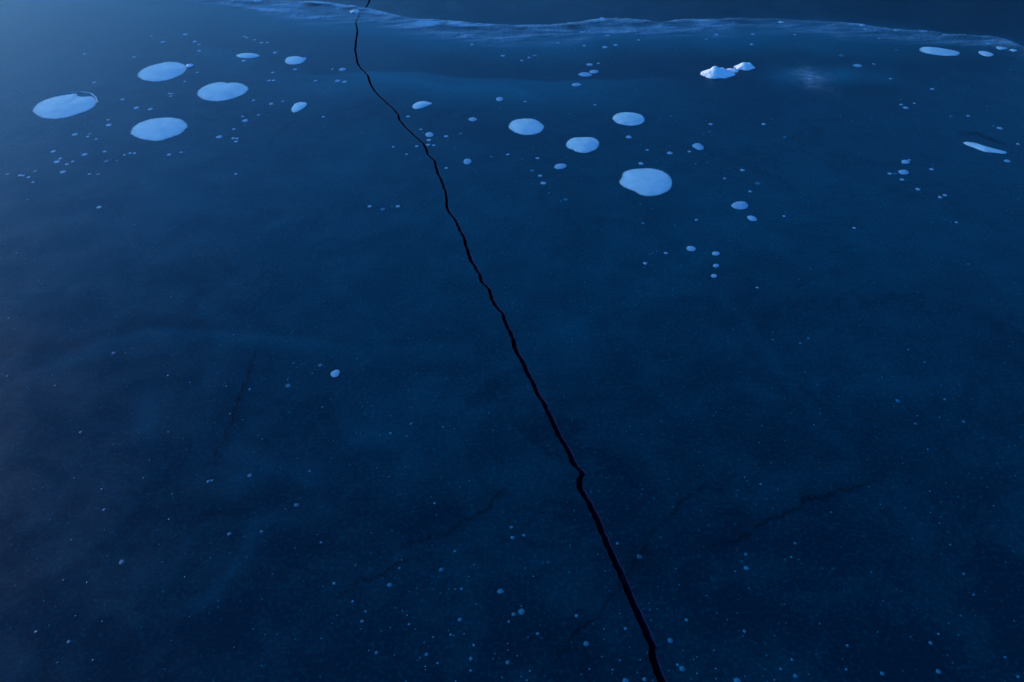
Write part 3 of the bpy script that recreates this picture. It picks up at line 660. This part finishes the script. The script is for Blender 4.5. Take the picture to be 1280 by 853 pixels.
for c, lst in sorted(groups.items()):
    where = CL[c][2]; used = {}
    def claim(p, text):
        if id(p) not in used: used[id(p)] = text
    n = len(lst)
    if n == 1: claim(lst[0], 'small pale bubble ' + where)
    elif n == 2:
        if abs(lst[0][2] - lst[1][2]) > .8:
            claim(lst[0], 'larger of two small bubbles ' + where); claim(lst[1], 'smaller of two small bubbles ' + where)
        elif abs(lst[0][0] - lst[1][0]) > 2.5:
            a, b = sorted(lst); claim(a, 'left one of two small bubbles ' + where); claim(b, 'right one of two small bubbles ' + where)
        else:
            a, b = sorted(lst, key=lambda p: p[1]); claim(a, 'farther of two small bubbles ' + where); claim(b, 'nearer of two small bubbles ' + where)
    else:
        claim(lst[0], 'largest small bubble ' + where)
        claim(min(lst), 'leftmost small bubble ' + where); claim(max(lst), 'rightmost small bubble ' + where)
        claim(min(lst, key=lambda p: p[1]), 'farthest small bubble ' + where); claim(max(lst, key=lambda p: p[1]), 'nearest small bubble ' + where)
        bx, by = sorted(lst), sorted(lst, key=lambda p: p[1])
        if n > 5:
            claim(lst[1], 'second largest bubble ' + where); claim(bx[1], 'second leftmost bubble ' + where); claim(bx[-2], 'second rightmost bubble ' + where)
            claim(by[1], 'second farthest bubble ' + where); claim(by[-2], 'second nearest bubble ' + where)
        left = sorted(p for p in lst if id(p) not in used)
        if len(left) == 1: claim(left[0], 'tiny inner bubble ' + where)
        elif len(left) == 2:
            claim(left[0], 'left inner bubble ' + where); claim(left[1], 'right inner bubble ' + where)
        elif len(left) > 2:
            rest_ = sorted(left[1:-1], key=lambda p: p[1])
            claim(left[0], 'left inner bubble ' + where); claim(left[-1], 'right inner bubble ' + where)
            left = sorted(left[1:-1], key=lambda p: p[1])
            if len(left) > 1: claim(left[0], 'farther inner bubble ' + where); left[1:] and claim(left[-1], 'nearer inner bubble ' + where)
            rest_ = sorted(p for p in rest_ if id(p) not in used)
            for q_, p in enumerate(rest_): claim(p, ('left middle', 'right middle', 'middle')[q_ if len(rest_) == 2 else 2] + ' inner bubble ' + where)
    for p in lst:
        px, py, wpx = p; x, y = ground(px, py)
        deep = py > 390 or wpx < 4.4 or rng.random() < .12
        me = protos[rng.randrange(10)]['low' if deep else 'mid']
        o = bpy.data.objects.new('small_bubble', me); COL.objects.link(o)
        r = radius_m(px, py, max(1.5, wpx - .5)) 
        o.location = (float(x), float(y), 0); o.rotation_euler = (0, 0, rng.uniform(-.4, .4)); o.scale = (r, r * rng.uniform(.85, 1.1), min(r * .35, .0016))
        lb = ' '.join(used[id(p)].split()); tag(o, lb, 'ice bubble')
        o['group'] = 'small bubbles ' + where

# the pinprick bubbles nobody could count
def build_dust():
    P = [(float(ground(a, b)[0]), float(ground(a, b)[1]), radius_m(a, b, max(1.1, w_ - .9)), 1) for a, b, w_ in rest_pts]
    N = 30000
    X = nrg.uniform(-4.6, 4.6, N); Y = nrg.uniform(.3, 6.2, N); px, py = to_px(X, Y)
    d = .10 + .9 * np.exp(-((py - 860) / 120) ** 2) * np.exp(-((px - 720) / 330) ** 2) + .35 * np.exp(-((py - 640) / 240) ** 2)
    d += .9 * np.exp(-((py - 120) / 90) ** 2) * np.exp(-((px - 230) / 200) ** 2) + .3 * np.exp(-((py - 200) / 60) ** 2) * np.exp(-((px - 120) / 160) ** 2)
    cl = np.array([mnoise.noise((a * 2.3, b * 2.3, 4)) + .6 * mnoise.noise((a * 7, b * 7, 8)) for a, b in zip(X, Y)])
    keep = (nrg.random(N) < d * np.clip(.35 + 1.3 * cl, .05, 1.4) * .42) & (px > -80) & (px < 1360) & (py < 940)
    for x, y in zip(X[keep], Y[keep]):
        P.append((float(x), float(y), .0007 + .0016 * rng.random() ** 3, 0))
    for x_, y_, r, k in list(P): pass
    for nm, sel, mat, lab in (('faint_bubbles', 1, M_LOW, 'scatter of faint blue bubbles too small to count, spread through the dark ice'),
                         ('pinprick_bubbles', 0, M_PIN, 'dust of pinprick air bubbles all through the dark ice')):
        V, F = [], []
        for x, y, r, k in P:
            if k != sel: continue
            b = len(V); n = 7; a0 = rng.random()
            for i in range(n):
                a = 2 * math.pi * i / n + a0; q = r * rng.uniform(.8, 1.15)
                V.append((x + math.cos(a) * q, y + math.sin(a) * q, -.0004))
            V.append((x, y, .0006 + r * .35))
            for i in range(n): F.append((b + i, b + (i + 1) % n, b + n))
        o = mesh_obj(nm, V, F, mat); tag(o, lab, 'ice bubbles', kind='stuff')
build_dust()

# ------------------------------------------------------------------ bright chips and slivers of frost
def chip(px, py, wpx, hpx, label, tilt=0.0, mat=None, height=.35, seed=1.0, cat='frost chip', name='frost_chip', group='bright frost chips on the ice'):
    x, y = ground(px, py); r = radius_m(px, py, wpx); 
    a, b = ground(px, py - hpx / 2), ground(px, py + hpx / 2); ry = min(r * 1.1, float(math.hypot(a[0] - b[0], a[1] - b[1])) / 2)
    n, rings = 22, 6; V, F = [], []
    for j in range(rings):
        ph = j / (rings - .5) * math.pi / 2
        for i in range(n):
            th = 2 * math.pi * i / n
            k = 1 + .45 * mnoise.noise((math.cos(th) * 1.8 + seed, math.sin(th) * 1.8, ph * 1.5)) + .2 * mnoise.noise((math.cos(th) * 5, math.sin(th) * 5 + seed, ph * 4))
            V.append((math.cos(th) * math.cos(ph) * r * k, math.sin(th) * math.cos(ph) * ry * k, -.001 + math.sin(ph) * r * height * k))
    V.append((0, 0, r * height))
    for j in range(rings - 1):
        for i in range(n): F.append((j * n + i, j * n + (i + 1) % n, (j + 1) * n + (i + 1) % n, (j + 1) * n + i))
    for i in range(n): F.append(((rings - 1) * n + i, (rings - 1) * n + (i + 1) % n, len(V) - 1))
    o = mesh_obj(name, V, F, mat or M_CHIP, smooth=False); o.location = (float(x), float(y), 0); o.rotation_euler = (0, 0, math.radians(tilt))
    return tag(o, label, cat, group)
chip(237, 82.6, 9.5, 4.0, 'bright white frost chip at the right tip of a large oval bubble', 8, height=.3, seed=3)
chip(323, 1.2, 9.5, 3.2, 'bright white frost chip at the very top edge of the ice, left of the crack', 0, seed=5)
chip(443.3, 14.6, 10.5, 3.6, 'bright white frost chip touching the crack on the frost ridge', 0, seed=7)
SLV = [(1078,31.8,8,2.6,'pale frost sliver',0),(1066.5,30.5,3,2,'',0),(1121,38,9,2.4,'',-6),(1153.5,39.4,11,1.6,'',0),(1252,60.4,15,3.4,'',-14),(1267,63,11,3,'',-18),(1236.5,55,9,2,'',-8),
 (1082,36.8,6,1.8,'',0),(1181.5,43.6,8,1.6,'',-8),(976,28,8,2.8,'',-10),(837.5,35,15,1.8,'',4),(728.5,40,8,2,'',12),(736,38.8,6,1.6,'',8),(752.5,23.2,8,2,'',4),(770,23,5,1.6,'',0),(367.5,20,9,1.8,'',4),
 (760,44.5,8,1.6,'',0),(669,69.6,6,1.6,'',0),(290,1.5,8,2,'',-8),(300,5,10,1.6,'',-10),(600,30,9,1.4,'',-4),(697.5,54,5,2,'',0)]
ww = ['on the ridge crest at the right, below a smaller fleck','the tiny fleck beside the first right hand sliver','on the right part of the ridge, left of the long flat bubble','thin and long, directly above the long flat bubble','brightest, near the right end of the ridge','last one, at the rightmost end of the ridge','small one before the brightest at the right end of the ridge',
 'below the crest on the right part of the ridge','right of the long flat bubble, above its tip','bright spot on the ridge right of the ice lump','long and thin in the dip of the ridge left of the ice lump','tilted bright one where the ridge rises, right of its sag','short one beside the tilted bright one','on the ridge crest at its middle hump','tiny one right of the middle hump','on the near edge of the ridge left of the crack',
 'dim one at the near edge of the ridge hump','dim one on the dark ice beneath the ridge sag','at the far left end of the ridge','second from the far left end of the ridge','thin one on the crest right of the crack','at the near edge of the ridge, above the row of dots']
for i, ((a, b, c, d, _, tl), tx) in enumerate(zip(SLV, ww)):
    chip(a, b, c, d, 'pale sliver, ' + tx, tl, M_MID if i not in (4, 5, 9, 0) else M_BUB, .12, i * 2.3, 'frost sliver', 'frost_sliver', 'pale frost slivers along the ridge')

# frosted patch, upper right
def build_patch():
    x0, y0 = map(float, ground(1014, 97)); V, F, D = [], [], []; n, rings = 48, 14
    for j in range(rings + 1):
        for i in range(n):
            th = 2 * math.pi * i / n; r = j / rings; k = 1 + .35 * mnoise.noise((math.cos(th) * 1.5, math.sin(th) * 1.5, 3))
            x, y = math.cos(th) * r * k * .155, math.sin(th) * r * k * .24
            V.append((x, y, .0030 + .004 * max(0, mnoise.noise((x * 40, y * 40, 1))) * (1 - r)))
            core = .8 * math.exp(-(((x + .0) / .025) ** 2 + ((y + .01) / .06) ** 2)) + .35 * math.exp(-(((x + .03) / .05) ** 2 + ((y - .09) / .03) ** 2))
            D.append(min(1, (.40 * (1 - r) ** .8 * (1 + .8 * mnoise.noise((x * 22, y * 14, 6))) + core * (.6 + .8 * mnoise.noise((x * 60, y * 30, 1)))) * (1 - r)))
    for j in range(rings):
        for i in range(n): F.append((j * n + i, (j + 1) * n + i, (j + 1) * n + (i + 1) % n, j * n + (i + 1) % n))
    o = mesh_obj('frost_patch', V, F, M_PATCH); o.location = (x0, y0, 0)
    a = o.data.attributes.new('cover', 'FLOAT', 'POINT'); a.data.foreach_set('value', np.clip(np.array(D), 0, 1).astype(np.float32))
    tag(o, 'faint cloudy patch of frost on the ice, right of the bright ice lump', 'frost patch')
build_patch()

# ------------------------------------------------------------------ the broken lump of ice
def lump_mesh(name, rx, ry, rz, peaks, seed, parent=None, off=(0, 0, 0)):
    """rounded broken lump; peaks = list of (x, y, height, spread)"""
    n, rings = 64, 26; V, F = [], []
    for j in range(rings + 1):
        r = 1 - j / rings
        for i in range(n):
            th = 2 * math.pi * i / n
            k = 1 + .22 * mnoise.noise((math.cos(th) * 1.6 + seed, math.sin(th) * 1.6, 0)) + .07 * mnoise.noise((math.cos(th) * 6, math.sin(th) * 6, seed))
            x, y = math.cos(th) * r * k * rx, math.sin(th) * r * k * ry
            h = sum(a * math.exp(-(((x - u) / s) ** 2 + ((y - v) / (s * 1.1)) ** 2)) for u, v, a, s in peaks)
            h = rz * .55 * (1 - r ** 2.6) ** .6 + h * (1 - r ** 4)
            h *= 1 + .30 * mnoise.noise((x * 30, y * 30, seed)) + .10 * mnoise.noise((x * 95, y * 95, seed + 3))
            V.append((x + off[0], y + off[1], -.003 + h + off[2]))
    for j in range(rings):
        for i in range(n): F.append((j * n + i, j * n + (i + 1) % n, (j + 1) * n + (i + 1) % n, (j + 1) * n + i))
    return mesh_obj(name, V, F, M_LUMP, parent)
lx, ly = map(float, ground(897, 92.5))
root = lump_mesh('ice_lump', .078, .060, .028, [(-.022, .006, .020, .024), (.004, .014, .012, .022), (.030, .006, .007, .020)], 2.0)
root.location = (lx, ly, 0)
tag(root, 'bright white broken lump of ice with a smaller lump joined at its right', 'ice lump')
sx, sy = map(float, ground(930.5, 84.5)); lump_mesh('small_lump', .050, .036, .026, [(.000, .006, .012, .022), (.026, .002, .010, .014)], 8.0, root, (sx - lx, sy - ly, 0))
nx2, ny2 = map(float, ground(915, 88.5)); lump_mesh('neck', .036, .028, .018, [], 5.0, root, (nx2 - lx, ny2 - ly, 0))
S.cycles.use_denoising = True
